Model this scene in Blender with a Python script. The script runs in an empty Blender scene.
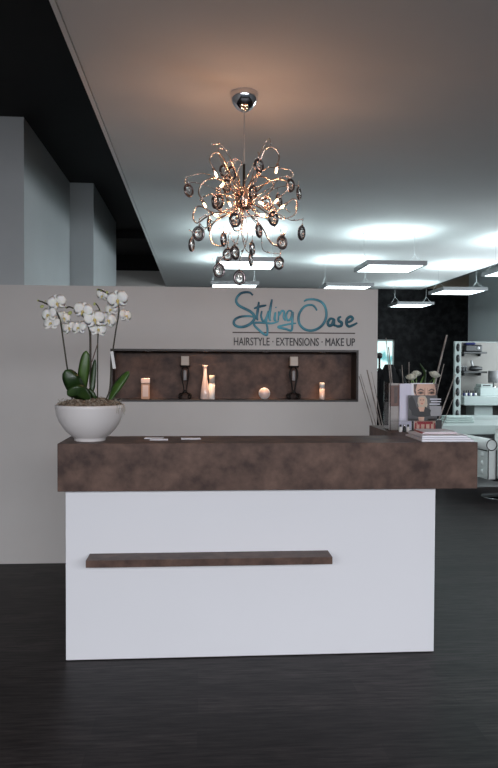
import bpy, bmesh, math, random
from mathutils import Vector, Matrix
random.seed(7)
PI = math.pi
sc = bpy.context.scene
C = sc.collection
R = math.radians

# ------------------------------------------------------------------ camera
FPX, YAW, PITCH, ROLL, EYE = 715.02, 0.0709, 0.026, 0.0044, 1.55
cy, sy, cp, sp = math.cos(YAW), math.sin(YAW), math.cos(PITCH), math.sin(PITCH)
r0 = Vector((cy, -sy, 0)); f0 = Vector((sy, cy, 0)); u0 = Vector((0, 0, 1))
fw = f0*cp - u0*sp
up = f0*sp + u0*cp
cr, sr = math.cos(ROLL), math.sin(ROLL)
rt2 = r0*cr + up*sr
up2 = -r0*sr + up*cr
cam = bpy.data.cameras.new('camera'); camo = bpy.data.objects.new('camera', cam); C.objects.link(camo)
m = Matrix((rt2, up2, -fw)).transposed().to_4x4(); m.translation = (0, 0, EYE)
camo.matrix_world = m
cam.sensor_fit = 'VERTICAL'; cam.sensor_height = 24; cam.sensor_width = 24*498/768
cam.lens = FPX/768*24
cam.clip_start = 0.05
sc.camera = camo

def at(u, v, Y):
    """point of the room at depth Y that the photo shows at (u, v)"""
    d = fw*FPX + rt2*(u-249) + up2*(384-v)
    return Vector((0, 0, EYE)) + d*(Y/d.y)

# ------------------------------------------------------------------ materials
def srgb(r, g, b):
    f = lambda c: (c/255/12.92) if c/255 <= .04045 else ((c/255+.055)/1.055)**2.4
    return (f(r), f(g), f(b), 1)
def mat(name, col, rough=.5, metal=0, spec=.5, noise=None, bump=0, bscale=60, trans=0, ior=1.45, emit=None, estr=0, alpha=1, coat=0, sub=0, vec='Object', stretch=(1, 1, 1)):
    mt = bpy.data.materials.new(name); mt.use_nodes = True
    nt = mt.node_tree; N = nt.nodes; L = nt.links
    b = N['Principled BSDF']
    b.inputs['Base Color'].default_value = col
    b.inputs['Roughness'].default_value = rough
    b.inputs['Metallic'].default_value = metal
    b.inputs['Specular IOR Level'].default_value = spec
    b.inputs['Transmission Weight'].default_value = trans
    b.inputs['IOR'].default_value = ior
    b.inputs['Alpha'].default_value = alpha
    b.inputs['Coat Weight'].default_value = coat
    if sub:
        b.inputs['Subsurface Weight'].default_value = sub
        b.inputs['Subsurface Radius'].default_value = (.01, .008, .005)
    if emit:
        b.inputs['Emission Color'].default_value = emit
        b.inputs['Emission Strength'].default_value = estr
    tc = N.new('ShaderNodeTexCoord'); mp = N.new('ShaderNodeMapping')
    mp.inputs['Scale'].default_value = stretch
    L.new(tc.outputs[vec], mp.inputs['Vector'])
    if noise:
        col2, scale, detail, lo, hi = noise
        n = N.new('ShaderNodeTexNoise'); n.inputs['Scale'].default_value = scale; n.inputs['Detail'].default_value = detail
        n.inputs['Roughness'].default_value = .6
        L.new(mp.outputs[0], n.inputs['Vector'])
        cr_ = N.new('ShaderNodeValToRGB')
        cr_.color_ramp.elements[0].position = lo; cr_.color_ramp.elements[0].color = col
        cr_.color_ramp.elements[1].position = hi; cr_.color_ramp.elements[1].color = col2
        L.new(n.outputs['Fac'], cr_.inputs['Fac']); L.new(cr_.outputs['Color'], b.inputs['Base Color'])
    if bump:
        n2 = N.new('ShaderNodeTexNoise'); n2.inputs['Scale'].default_value = bscale; n2.inputs['Detail'].default_value = 4
        L.new(mp.outputs[0], n2.inputs['Vector'])
        bp = N.new('ShaderNodeBump'); bp.inputs['Strength'].default_value = bump; bp.inputs['Distance'].default_value = .01
        L.new(n2.outputs['Fac'], bp.inputs['Height']); L.new(bp.outputs['Normal'], b.inputs['Normal'])
    return mt

M = {}
M['wall'] = mat('greige wall paint', (.60, .58, .555, 1), .75, noise=((.62, .60, .575, 1), 3, 3, .3, .7), bump=.05, bscale=180)
M['wall_dimmed'] = mat('dimmed wall paint', (.20, .188, .176, 1), .75, noise=((.22, .207, .194, 1), 3, 3, .3, .7))  # wall paint with shade put into its colour, for the overlit mirror-facing wall
M['wall_cool'] = mat('pale grey wall paint', (.42, .45, .46, 1), .7, noise=((.45, .48, .49, 1), 2, 3, .3, .7), bump=.05, bscale=150)
M['wall_black'] = mat('black patterned wallpaper', (.003, .003, .0035, 1), .6, noise=((.014, .014, .015, 1), 9, 6, .42, .62), spec=.12)
M['ceiling'] = mat('white ceiling paint', (.74, .75, .75, 1), .8, noise=((.77, .78, .78, 1), 1.5, 3, .3, .7))
M['ceil_dark'] = mat('black ceiling paint', (.010, .010, .011, 1), .8, noise=((.013, .013, .014, 1), 2, 3, .3, .7))
M['brown_beam'] = mat('brown beam', (.20, .15, .11, 1), .6, noise=((.25, .19, .14, 1), 4, 3, .3, .7))
M['plat'] = mat('grey floor covering', (.20, .20, .20, 1), .45, noise=((.25, .25, .25, 1), 8, 3, .3, .7))
M['lam'] = mat('rusty bronze laminate', (.055, .034, .029, 1), .45, noise=((.165, .102, .078, 1), 9, 10, .34, .70), bump=.05, bscale=200, spec=.2)
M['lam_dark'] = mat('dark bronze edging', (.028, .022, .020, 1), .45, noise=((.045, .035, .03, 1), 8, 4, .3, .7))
M['white_panel'] = mat('white lacquered board', (.78, .78, .80, 1), .35, noise=((.80, .80, .82, 1), 1.2, 2, .3, .7), spec=.35)
M['ceramic'] = mat('matt white ceramic', (.70, .665, .645, 1), .42, noise=((.73, .695, .675, 1), 5, 2, .3, .7))
M['bark'] = mat('orchid bark', (.10, .07, .045, 1), .9, noise=((.32, .25, .18, 1), 60, 3, .35, .65), bump=.5, bscale=90)
M['moss'] = mat('dry moss fibre', (.30, .26, .20, 1), .9, noise=((.45, .40, .32, 1), 40, 3, .3, .7))
M['leaf'] = mat('orchid leaf', (.012, .032, .008, 1), .35, noise=((.035, .075, .016, 1), 14, 3, .3, .7), spec=.5)
M['leaf_light'] = mat('light orchid leaf', (.035, .085, .015, 1), .35, noise=((.07, .14, .025, 1), 14, 3, .3, .7))
M['stem'] = mat('dark orchid stem', (.025, .020, .012, 1), .5, noise=((.05, .045, .02, 1), 30, 3, .3, .7))
M['stake'] = mat('brown plant stake', (.10, .06, .045, 1), .6, noise=((.14, .09, .06, 1), 30, 3, .3, .7))
M['petal'] = mat('white orchid petal', (.88, .87, .82, 1), .55, noise=((.90, .89, .85, 1), 30, 2, .3, .7), sub=.2)
M['lip'] = mat('yellow orchid lip', (.62, .45, .16, 1), .5, noise=((.75, .66, .30, 1), 60, 2, .3, .7))
M['bud'] = mat('green orchid bud', (.36, .42, .10, 1), .5, noise=((.52, .55, .22, 1), 40, 2, .3, .7))
M['paper'] = mat('white paper', (.80, .80, .84, 1), .55, noise=((.82, .82, .86, 1), 10, 2, .3, .7))
M['paper_grey'] = mat('pale grey paper', (.55, .56, .62, 1), .5, noise=((.58, .59, .64, 1), 10, 2, .3, .7))
M['lav'] = mat('lavender white card', (.60, .58, .70, 1), .4, noise=((.64, .62, .73, 1), 12, 2, .3, .7))
M['red'] = mat('red print', (.35, .02, .03, 1), .35, noise=((.42, .03, .04, 1), 40, 2, .3, .7))
M['skin'] = mat('printed skin tone', (.60, .36, .26, 1), .35, noise=((.66, .42, .31, 1), 25, 2, .3, .7))
M['skin_dark'] = mat('printed face contour', (.36, .19, .13, 1), .35, noise=((.40, .22, .15, 1), 25, 2, .3, .7))
M['hair'] = mat('printed dark hair', (.05, .03, .025, 1), .35, noise=((.09, .05, .04, 1), 60, 2, .3, .7))
M['blond'] = mat('printed fair hair', (.45, .36, .27, 1), .35, noise=((.55, .46, .36, 1), 60, 2, .3, .7))
M['ink'] = mat('black ink', (.012, .012, .013, 1), .4, noise=((.018, .018, .02, 1), 60, 2, .3, .7))
M['print_grey'] = mat('printed grey ground', (.05, .05, .053, 1), .3, noise=((.11, .11, .115, 1), 14, 3, .3, .7))
M['brown_cover'] = mat('brown booklet cover', (.10, .045, .03, 1), .4, noise=((.17, .08, .06, 1), 20, 3, .3, .7))
M['tan_cover'] = mat('grey beige booklet cover', (.30, .27, .25, 1), .4, noise=((.36, .33, .31, 1), 20, 3, .3, .7))
M['acrylic'] = mat('clear acrylic', (.95, .96, .97, 1), .03, trans=1, ior=1.1, spec=.5, noise=((.96, .97, .98, 1), 2, 1, .3, .7))
M['chrome'] = mat('chrome', (.72, .72, .74, 1), .07, 1, noise=((.75, .75, .77, 1), 3, 1, .3, .7))
M['rose'] = mat('rose tinted chrome wire', (.70, .52, .43, 1), .16, 1, noise=((.78, .60, .50, 1), 20, 2, .3, .7))
M['smoke'] = mat('smoked mirror glass rim', (.10, .085, .085, 1), .08, .75, noise=((.16, .13, .13, 1), 25, 2, .3, .7))
M['crystal'] = mat('clear crystal', (.92, .90, .90, 1), .02, trans=1, ior=1.5, noise=((.96, .95, .95, 1), 6, 1, .3, .7))
M['smoke_glass'] = mat('pale smoked glass', (.86, .80, .78, 1), .03, trans=1, ior=1.18, noise=((.90, .85, .83, 1), 6, 1, .3, .7))
M['bulb'] = mat('lit halogen capsule', (1, .8, .6, 1), .3, emit=(1, .62, .34, 1), estr=26)
M['panel_metal'] = mat('grey luminaire housing', (.30, .31, .32, 1), .4, .3, noise=((.33, .34, .35, 1), 3, 1, .3, .7))
M['led'] = mat('lit diffuser', (.9, .9, .9, 1), .5, emit=(.84, .97, 1, 1), estr=5)
M['led_up'] = mat('lit upper diffuser', (.9, .9, .9, 1), .5, emit=(.78, .97, 1, 1), estr=6.8)
M['wire'] = mat('steel cable', (.42, .43, .44, 1), .4, .6, noise=((.46, .47, .48, 1), 30, 1, .3, .7))
M['iron'] = mat('black wrought iron', (.010, .009, .009, 1), .5, .3, noise=((.02, .018, .016, 1), 60, 3, .3, .7))
M['candle'] = mat('cream candle wax', (.58, .50, .43, 1), .5, noise=((.64, .56, .48, 1), 14, 2, .3, .7), sub=.1)
M['pearl'] = mat('pearly pink bottle', (.66, .52, .47, 1), .25, noise=((.72, .58, .52, 1), 6, 2, .3, .7), coat=.3)
M['white_plastic'] = mat('white plastic', (.70, .69, .67, 1), .3, noise=((.74, .73, .71, 1), 8, 2, .3, .7))
M['amber'] = mat('amber carton', (.52, .28, .17, 1), .35, noise=((.60, .35, .22, 1), 12, 2, .3, .7))
M['cap_grey'] = mat('grey plastic', (.28, .28, .29, 1), .35, noise=((.33, .33, .34, 1), 12, 2, .3, .7))
M['reed'] = mat('dried grey reed', (.20, .17, .15, 1), .7, noise=((.50, .45, .41, 1), 16, 3, .35, .65))
M['rosepetal'] = mat('cream rose petals', (.66, .66, .56, 1), .6, noise=((.72, .73, .62, 1), 30, 2, .3, .7))
M['green'] = mat('flower stem green', (.12, .24, .06, 1), .5, noise=((.20, .33, .10, 1), 30, 2, .3, .7))
M['black_vase'] = mat('black glazed vase', (.012, .012, .013, 1), .25, noise=((.02, .02, .022, 1), 10, 2, .3, .7))
M['leather'] = mat('white leather', (.74, .78, .76, 1), .38, noise=((.78, .82, .80, 1), 20, 3, .3, .7), bump=.1, bscale=120)
M['piping'] = mat('black piping', (.01, .01, .01, 1), .4, noise=((.015, .015, .015, 1), 30, 2, .3, .7))
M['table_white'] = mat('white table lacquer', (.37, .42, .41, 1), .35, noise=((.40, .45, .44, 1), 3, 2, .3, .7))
M['mirror'] = mat('mirror glass', (.86, .88, .88, 1), .0, 1)
M['black_plastic'] = mat('black plastic', (.012, .012, .014, 1), .35, noise=((.02, .02, .022, 1), 20, 2, .3, .7))
M['blue_plastic'] = mat('dark blue plastic', (.01, .015, .07, 1), .35, noise=((.015, .02, .10, 1), 20, 2, .3, .7))
M['shade'] = mat('grey lamp shade fabric', (.16, .155, .16, 1), .8, noise=((.20, .195, .20, 1), 30, 2, .3, .7))
M['cloth_black'] = mat('black salon cloth', (.004, .004, .0045, 1), .8, noise=((.009, .009, .010, 1), 20, 3, .3, .7), spec=.1)
M['towel'] = mat('pale mint towel', (.38, .46, .44, 1), .9, noise=((.44, .51, .49, 1), 60, 3, .3, .7), bump=.3)
M['tag_paper'] = mat('plant tag paper', (.62, .62, .60, 1), .5, noise=((.68, .68, .66, 1), 20, 2, .3, .7))
M['line_brown'] = mat('dark brown line vinyl', (.05, .03, .025, 1), .5, noise=((.08, .05, .04, 1), 3, 2, .3, .7))
M['text'] = mat('charcoal lettering vinyl', (.035, .033, .033, 1), .5, noise=((.05, .047, .047, 1), 20, 2, .3, .7))
M['teal'] = mat('teal lettering', (.002, .085, .14, 1), .4, noise=((.10, .42, .53, 1), 3.5, 2, .40, .60))
M['teal_dark'] = mat('dark teal lettering', (.001, .085, .13, 1), .4, noise=((.004, .16, .22, 1), 5, 2, .40, .60))
M['outside'] = mat('day outside', (.2, .4, .4, 1), 1)

def floor_mat():
    mt = bpy.data.materials.new('dark wood plank vinyl'); mt.use_nodes = True
    N, L = mt.node_tree.nodes, mt.node_tree.links; b = N['Principled BSDF']
    tc = N.new('ShaderNodeTexCoord')
    br = N.new('ShaderNodeTexBrick'); br.inputs['Scale'].default_value = 1; br.inputs['Brick Width'].default_value = 1.2
    br.inputs['Row Height'].default_value = .15; br.inputs['Mortar Size'].default_value = .0015; br.inputs['Bias'].default_value = 0
    br.offset = .37
    br.inputs['Color1'].default_value = (.007, .0062, .0062, 1); br.inputs['Color2'].default_value = (.015, .013, .013, 1); br.inputs['Mortar'].default_value = (.006, .006, .006, 1)
    L.new(tc.outputs['Object'], br.inputs['Vector'])
    mp = N.new('ShaderNodeMapping'); mp.inputs['Scale'].default_value = (2.2, 22, 1); L.new(tc.outputs['Object'], mp.inputs['Vector'])
    n = N.new('ShaderNodeTexNoise'); n.inputs['Scale'].default_value = 2.2; n.inputs['Detail'].default_value = 6; n.inputs['Roughness'].default_value = .65
    L.new(mp.outputs[0], n.inputs['Vector'])
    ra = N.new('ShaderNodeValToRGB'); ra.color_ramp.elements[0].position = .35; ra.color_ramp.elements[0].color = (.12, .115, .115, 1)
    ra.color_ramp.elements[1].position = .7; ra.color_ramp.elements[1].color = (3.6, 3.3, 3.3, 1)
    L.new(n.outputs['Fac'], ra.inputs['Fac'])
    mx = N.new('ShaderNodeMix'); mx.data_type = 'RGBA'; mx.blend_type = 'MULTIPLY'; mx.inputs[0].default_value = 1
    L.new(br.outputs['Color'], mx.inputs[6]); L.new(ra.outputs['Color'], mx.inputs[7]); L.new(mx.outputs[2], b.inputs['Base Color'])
    b.inputs['Roughness'].default_value = .42; b.inputs['Specular IOR Level'].default_value = .13
    bp = N.new('ShaderNodeBump'); bp.inputs['Strength'].default_value = .15; bp.inputs['Distance'].default_value = .004
    L.new(n.outputs['Fac'], bp.inputs['Height']); L.new(bp.outputs['Normal'], b.inputs['Normal'])
    return mt
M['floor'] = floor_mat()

def outside_mat():
    """what is seen through the far window: bright day with teal foliage"""
    mt = M['outside']; N, L = mt.node_tree.nodes, mt.node_tree.links; b = N['Principled BSDF']
    tc = N.new('ShaderNodeTexCoord')
    n = N.new('ShaderNodeTexNoise'); n.inputs['Scale'].default_value = 5; n.inputs['Detail'].default_value = 4
    L.new(tc.outputs['Object'], n.inputs['Vector'])
    ra = N.new('ShaderNodeValToRGB')
    ra.color_ramp.elements[0].position = .36; ra.color_ramp.elements[0].color = (.10, .34, .36, 1)
    ra.color_ramp.elements[1].position = .5; ra.color_ramp.elements[1].color = (.85, 1, .97, 1)
    L.new(n.outputs['Fac'], ra.inputs['Fac']); L.new(ra.outputs['Color'], b.inputs['Emission Color'])
    b.inputs['Emission Strength'].default_value = 1.0
outside_mat()

# ------------------------------------------------------------------ mesh builder
def smooth(pts, n=8):
    """Catmull-Rom through pts"""
    P = [Vector(p) for p in pts]
    if len(P) < 3: return P
    out = []
    for i in range(len(P)-1):
        a = P[i-1] if i else P[0]*2-P[1]
        b, c = P[i], P[i+1]
        d = P[i+2] if i+2 < len(P) else P[-1]*2-P[-2]
        for k in range(n):
            t = k/n
            out.append(.5*((2*b)+(-a+c)*t+(2*a-5*b+4*c-d)*t*t+(-a+3*b-3*c+d)*t*t*t))
    out.append(P[-1]); return out

class MB:
    def __init__(s): s.bm = bmesh.new(); s.mi = 0; s.sm = []
    def _face(s, vs, smooth_=False):
        try: f = s.bm.faces.new(vs)
        except ValueError: return
        f.material_index = s.mi; f.smooth = smooth_
    def box(s, a, b, bev=0, mx=None):
        a, b = Vector(a), Vector(b)
        lo = Vector((min(a.x, b.x), min(a.y, b.y), min(a.z, b.z))); hi = Vector((max(a.x, b.x), max(a.y, b.y), max(a.z, b.z)))
        t = bmesh.new()
        r = bmesh.ops.create_cube(t, size=1)
        for v in t.verts: v.co = Vector((lo[i]+(v.co[i]+.5)*(hi[i]-lo[i]) for i in range(3)))
        if bev: bmesh.ops.bevel(t, geom=t.edges[:], offset=bev, segments=2, profile=.5, affect='EDGES')
        if mx: t.transform(mx)
        s.merge(t); return s
    def merge(s, t):
        mp = {v: s.bm.verts.new(v.co) for v in t.verts}
        for f in t.faces: s._face([mp[v] for v in f.verts], f.smooth)
        t.free()
    def tube(s, pts, r, seg=8, closed=False, flat=None, cap=True):
        P = [Vector(p) for p in pts]; n = len(P)
        rs = r if isinstance(r, (list, tuple)) else [r]*n
        rings = []; N_ = None
        for i in range(n):
            if closed: t = P[(i+1) % n]-P[i-1]
            else: t = P[min(i+1, n-1)]-P[max(i-1, 0)]
            if t.length < 1e-9: t = Vector((0, 0, 1))
            t.normalize()
            if N_ is None:
                N_ = t.orthogonal().normalized()
                if flat is not None: N_ = Vector(flat)
            N_ = (N_-t*N_.dot(t))
            if N_.length < 1e-6: N_ = t.orthogonal()
            N_.normalize()
            B = t.cross(N_)
            fl = .35 if flat is not None else 1
            rings.append([s.bm.verts.new(P[i]+(N_*math.cos(2*PI*k/seg)*fl+B*math.sin(2*PI*k/seg))*rs[i]) for k in range(seg)])
        for i in range(n if closed else n-1):
            a, b = rings[i], rings[(i+1) % n]
            for k in range(seg): s._face([a[k], a[(k+1) % seg], b[(k+1) % seg], b[k]], True)
        if not closed and cap:
            s._face(rings[0][::-1]); s._face(rings[-1])
        return s
    def lathe(s, prof, loc=(0, 0, 0), seg=32, sx=1, sy_=1, ax=None):
        """profile of (r, z); closes at r = 0"""
        loc = Vector(loc); rows = []
        for (r, z) in prof:
            if r < 1e-6: rows.append([s.bm.verts.new(s._tr(Vector((0, 0, z)), ax)+loc)])
            else: rows.append([s.bm.verts.new(s._tr(Vector((r*math.cos(2*PI*k/seg)*sx, r*math.sin(2*PI*k/seg)*sy_, z)), ax)+loc) for k in range(seg)])
        for a, b in zip(rows, rows[1:]):
            for k in range(seg):
                k2 = (k+1) % seg
                if len(a) == 1 and len(b) == 1: continue
                if len(a) == 1: s._face([a[0], b[k2], b[k]], True)
                elif len(b) == 1: s._face([a[k], a[k2], b[0]], True)
                else: s._face([a[k], a[k2], b[k2], b[k]], True)
        return s
    @staticmethod
    def _tr(v, ax): return v if ax is None else ax @ v
    def ball(s, c, r, seg=12, rings=8, scale=(1, 1, 1), rot=None):
        t = bmesh.new(); bmesh.ops.create_uvsphere(t, u_segments=seg, v_segments=rings, radius=r)
        for v in t.verts: v.co = Vector((v.co.x*scale[0], v.co.y*scale[1], v.co.z*scale[2]))
        if rot: t.transform(rot.to_4x4())
        for f in t.faces: f.smooth = True
        for v in t.verts: v.co += Vector(c)
        s.merge(t); return s
    def torus(s, c, rx, rz, r, rot=None, n=24, seg=8, sq=1):
        pts = []
        for k in range(n):
            v = Vector((rx*math.cos(2*PI*k/n), 0, rz*math.sin(2*PI*k/n)))
            if rot: v = rot @ v
            pts.append(v+Vector(c))
        return s.tube(pts, r, seg, closed=True)
    def blade(s, spine, width, thick, side, n=8):
        """leaf or petal with a lens section; width(t) half-width, side = sideways axis"""
        P = smooth(spine, n); rings = []; side = Vector(side).normalized()
        for i, p in enumerate(P):
            t = i/(len(P)-1)
            tg = (P[min(i+1, len(P)-1)]-P[max(i-1, 0)]).normalized()
            b = (side-tg*side.dot(tg)).normalized(); nn = tg.cross(b)
            w = max(width(t), .0006)
            th = thick*min(1, w/ (thick*4)+.15)
            ring = []
            for (a, h, cup) in ((-1, 0, 1), (-.5, .8, .3), (0, 1, 0), (.5, .8, .3), (1, 0, 1), (.5, -.8, .3), (0, -1, 0), (-.5, -.8, .3)):
                ring.append(s.bm.verts.new(p+b*a*w+nn*(h*th+cup*w*.12)))
            rings.append(ring)
        for a, b in zip(rings, rings[1:]):
            for k in range(8): s._face([a[k], a[(k+1) % 8], b[(k+1) % 8], b[k]], True)
        s._face(rings[0][::-1]); s._face(rings[-1]); return s
    def prism(s, poly, y0, y1):
        """polygon in (x, z), extruded along y"""
        a = [s.bm.verts.new((x, y0, z)) for x, z in poly]; b = [s.bm.verts.new((x, y1, z)) for x, z in poly]
        n = len(poly)
        s._face(a); s._face(b[::-1])
        for k in range(n): s._face([a[k], b[k], b[(k+1) % n], a[(k+1) % n]])
        return s
    def oval(s, cx, cz, rx, rz, y0, y1, n=16): return s.prism([(cx+rx*math.cos(2*PI*k/n), cz+rz*math.sin(2*PI*k/n)) for k in range(n)], y0, y1)
    def done(s, name, mats, parent=None, loc=None, rot=None):
        bmesh.ops.recalc_face_normals(s.bm, faces=s.bm.faces[:])
        me = bpy.data.meshes.new(name); s.bm.to_mesh(me); s.bm.free()
        for k in (mats if isinstance(mats, (list, tuple)) else [mats]): me.materials.append(M[k])
        o = bpy.data.objects.new(name, me); C.objects.link(o)
        if parent: o.parent = parent
        if loc is not None: o.location = loc
        if rot is not None: o.rotation_euler = rot
        return o

def thing(name, label, cat, loc=(0, 0, 0), rz=0, group=None):
    o = bpy.data.objects.new(name, None); C.objects.link(o); o.location = loc; o.rotation_euler = (0, 0, rz)
    o.empty_display_size = .1
    return tag(o, label, cat, group)
def tag(o, label, cat, group=None):
    o['label'] = label; o['category'] = cat
    if group: o['group'] = group
    return o
def struct(name, mb, m_, parent=None):
    o = mb.done(name, m_, parent)
    if not parent: o['kind'] = 'structure'
    return o
def dup(root, loc=None, rz=None):
    r = root.copy(); C.objects.link(r)
    if loc is not None: r.location = loc
    if rz is not None: r.rotation_euler = (0, 0, rz)
    for ch in list(root.children):
        c = ch.copy(); C.objects.link(c); c.parent = r
        for g in ch.children:
            d = g.copy(); C.objects.link(d); d.parent = c
    return r

# ------------------------------------------------------------------ the room
FAR = 13.3; ZW = 3.0; ZD = at(24, 117, 6.0).z          # white ceiling, dark upper ceiling
XL, XR, YF = -4.5, 6.6, -3.0
CE0 = -.596; CE1 = at(498, 264, 1).x/(at(498, 264, 1).z-EYE)*(ZW-EYE)
struct('floor', MB().box((XL, YF, -.08), (XR, FAR, 0)), 'floor')
struct('floor.001', MB().box((2.3, 8.92, 0), (XR, FAR-.01, .006)), 'plat')['label'] = 'grey floor area under the make-up table'
struct('ceiling', MB().box((CE0+.028, YF+.02, ZW), (CE1-.03, FAR-.01, ZW+.06)), 'ceiling')
struct('trim_1', MB().box((CE0, YF+.02, ZW-.002), (CE0+.022, FAR-.01, ZW+.06)), 'ceiling')
struct('trim_2', MB().box((CE1-.03, YF+.02, ZW-.004), (CE1+.02, FAR-.01, ZW+.06)), 'ceil_dark')
struct('ceiling.001', MB().box((XL, YF, ZD), (XR, FAR, ZD+.06)), 'ceil_dark')
pR = at(24, 200, 6.0).x; p2 = at(93.5, 230, 8.1).x
b1 = MB().box((XL, 6.0, 0), (pR, 8.1, ZD)); struct('wall_left.001', b1, 'wall_cool')
struct('wall_left.002', MB().box((XL, 8.1, 0), (p2, 10.3, ZD)), 'wall_cool')
struct('wall_left', MB().box((XL-.1, YF, 0), (XL, FAR, ZD)), 'wall')
struct('wall_right', MB().box((XR, YF, 0), (XR+.1, 6.7, ZD)).box((XR, 11.1, 0), (XR+.1, FAR, ZD)).box((XR, 6.7, 0), (XR+.1, 11.1, 1.0)).box((XR, 6.7, 2.9), (XR+.1, 11.1, ZD)), 'wall_cool')
sw = MB()
for y in (6.73, 8.2, 9.6, 11.07): sw.box((XR+.02, y-.03, 1.0), (XR+.08, y+.03, 2.9))
sw.box((XR+.02, 6.7, 1.0), (XR+.08, 11.1, 1.06)).box((XR+.02, 6.7, 2.84), (XR+.08, 11.1, 2.9)); struct('window_added', sw, 'panel_metal')  # unseen side window, added to light the salon
xrr = at(468, 330, FAR).x
struct('wall_right.001', MB().box((xrr, 11.2, 0), (XR-.002, FAR-.012, ZD)), 'wall_cool')
# far wall: grey behind the left passage, black wallpaper across the salon, a window in it
w0 = at(374.5, 380, FAR).x; w1 = at(394.2, 380, FAR).x; wt = at(385, 339.5, FAR).z; wb = 1.0
far = MB()
far.box((-.6, FAR, 0), (w0, FAR+.1, ZW+.02)); far.box((w1, FAR, 0), (xrr, FAR+.1, ZW+.02))
far.box((w0, FAR, wt), (w1, FAR+.1, ZW+.02)); far.box((w0, FAR, 0), (w1, FAR+.1, wb))
struct('wall_back.001', far, 'wall_black')
struct('wall_back.002', MB().box((XL, FAR, 0), (-.6, FAR+.1, 3.28)), 'wall')
struct('trim_3', MB().box((XL, FAR, 3.28), (-.6, FAR+.1, ZD)).box((XL, 10.9, 3.45), (CE0-.02, 11.15, ZD-.001)), 'ceil_dark')
struct('trim_4', MB().box((-.6, FAR, ZW+.02), (XR, FAR+.1, ZD)), 'brown_beam')
win = MB().box((w0, FAR+.03, wb), (w0+.03, FAR+.07, wt)).box((w1-.03, FAR+.03, wb), (w1, FAR+.07, wt)).box((w0, FAR+.03, wt-.03), (w1, FAR+.07, wt)).box((w0, FAR+.03, wb), (w1, FAR+.07, wb+.03)).done('window_1', 'table_white'); win['kind'] = 'structure'
MB().box((w0+.03, FAR+.045, wb+.03), (w1-.03, FAR+.055, wt-.03)).done('window_pane', 'outside', win)
# shop window wall behind the camera
fr = MB().box((XL, YF-.1, 0), (XR, YF, .12)).box((XL, YF-.1, 2.85), (XR, YF, ZD)).box((XL, YF-.1, 0), (XL+.3, YF, ZD)).box((XR-.3, YF-.1, 0), (XR, YF, ZD))
struct('wall_front', fr, 'wall')
wf = MB()
for x in (XL+.33, -1.2, 2.0, XR-.33): wf.box((x-.03, YF-.09, .12), (x+.03, YF-.03, 2.85))
wf.box((XL+.3, YF-.09, .12), (XR-.3, YF-.03, .18)).box((XL+.3, YF-.09, 2.79), (XR-.3, YF-.03, 2.85))
struct('window_2', wf, 'panel_metal')

# partition wall with the niche
YW, WT, WR = 5.6348, 2.1617, 1.4285
nx0, nx1, nz0, nz1, ND = -.6829, 1.275, 1.263, 1.6756, .19
WL = -3.6
pw = MB().box((WL, YW, 0), (nx0, YW+.24, WT)).box((nx1, YW, 0), (WR, YW+.24, WT)).box((nx0, YW, 0), (nx1, YW+.24, nz0)).box((nx0, YW, nz1), (nx1, YW+.24, WT)).box((nx0, YW+ND+.012, nz0), (nx1, YW+.24, nz1))
struct('wall_back', pw, 'wall')
t_ = .016; y0 = YW-.006
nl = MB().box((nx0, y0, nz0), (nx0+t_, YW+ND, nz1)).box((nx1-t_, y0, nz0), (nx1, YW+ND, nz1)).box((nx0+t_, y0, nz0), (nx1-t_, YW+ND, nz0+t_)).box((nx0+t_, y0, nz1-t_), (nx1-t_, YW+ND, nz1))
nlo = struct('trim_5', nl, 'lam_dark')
MB().box((nx0, YW+ND, nz0), (nx1, YW+ND+.012, nz1)).done('niche_back', 'lam', nlo)
NZ = nz0+t_                     # niche floor
# small recessed spots in the niche
spots = []
for i, u in enumerate((148, 206, 265, 322)):
    p = at(u, 351, YW+.09); z = nz1-t_
    s = thing('niche_spotlight', ['recessed niche spotlight above the amber carton', 'recessed niche spotlight above the tall pearly bottle', 'recessed niche spotlight above the round white jar', 'recessed niche spotlight above the small candle at the right end'][i], 'spotlight', (p.x, YW+.045, z), group='spotlights in the niche')
    MB().lathe([(.030, 0), (.030, -.005), (.022, -.006), (.020, -.002), (.020, 0), (.030, 0)], seg=20).done('spotlight_rim', 'chrome', s)
    MB().lathe([(0, -.003), (.020, -.003), (.019, -.0005), (0, -.0005)], seg=16).done('spotlight_lens', 'bulb', s)
    spots.append((p.x, z))

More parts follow.
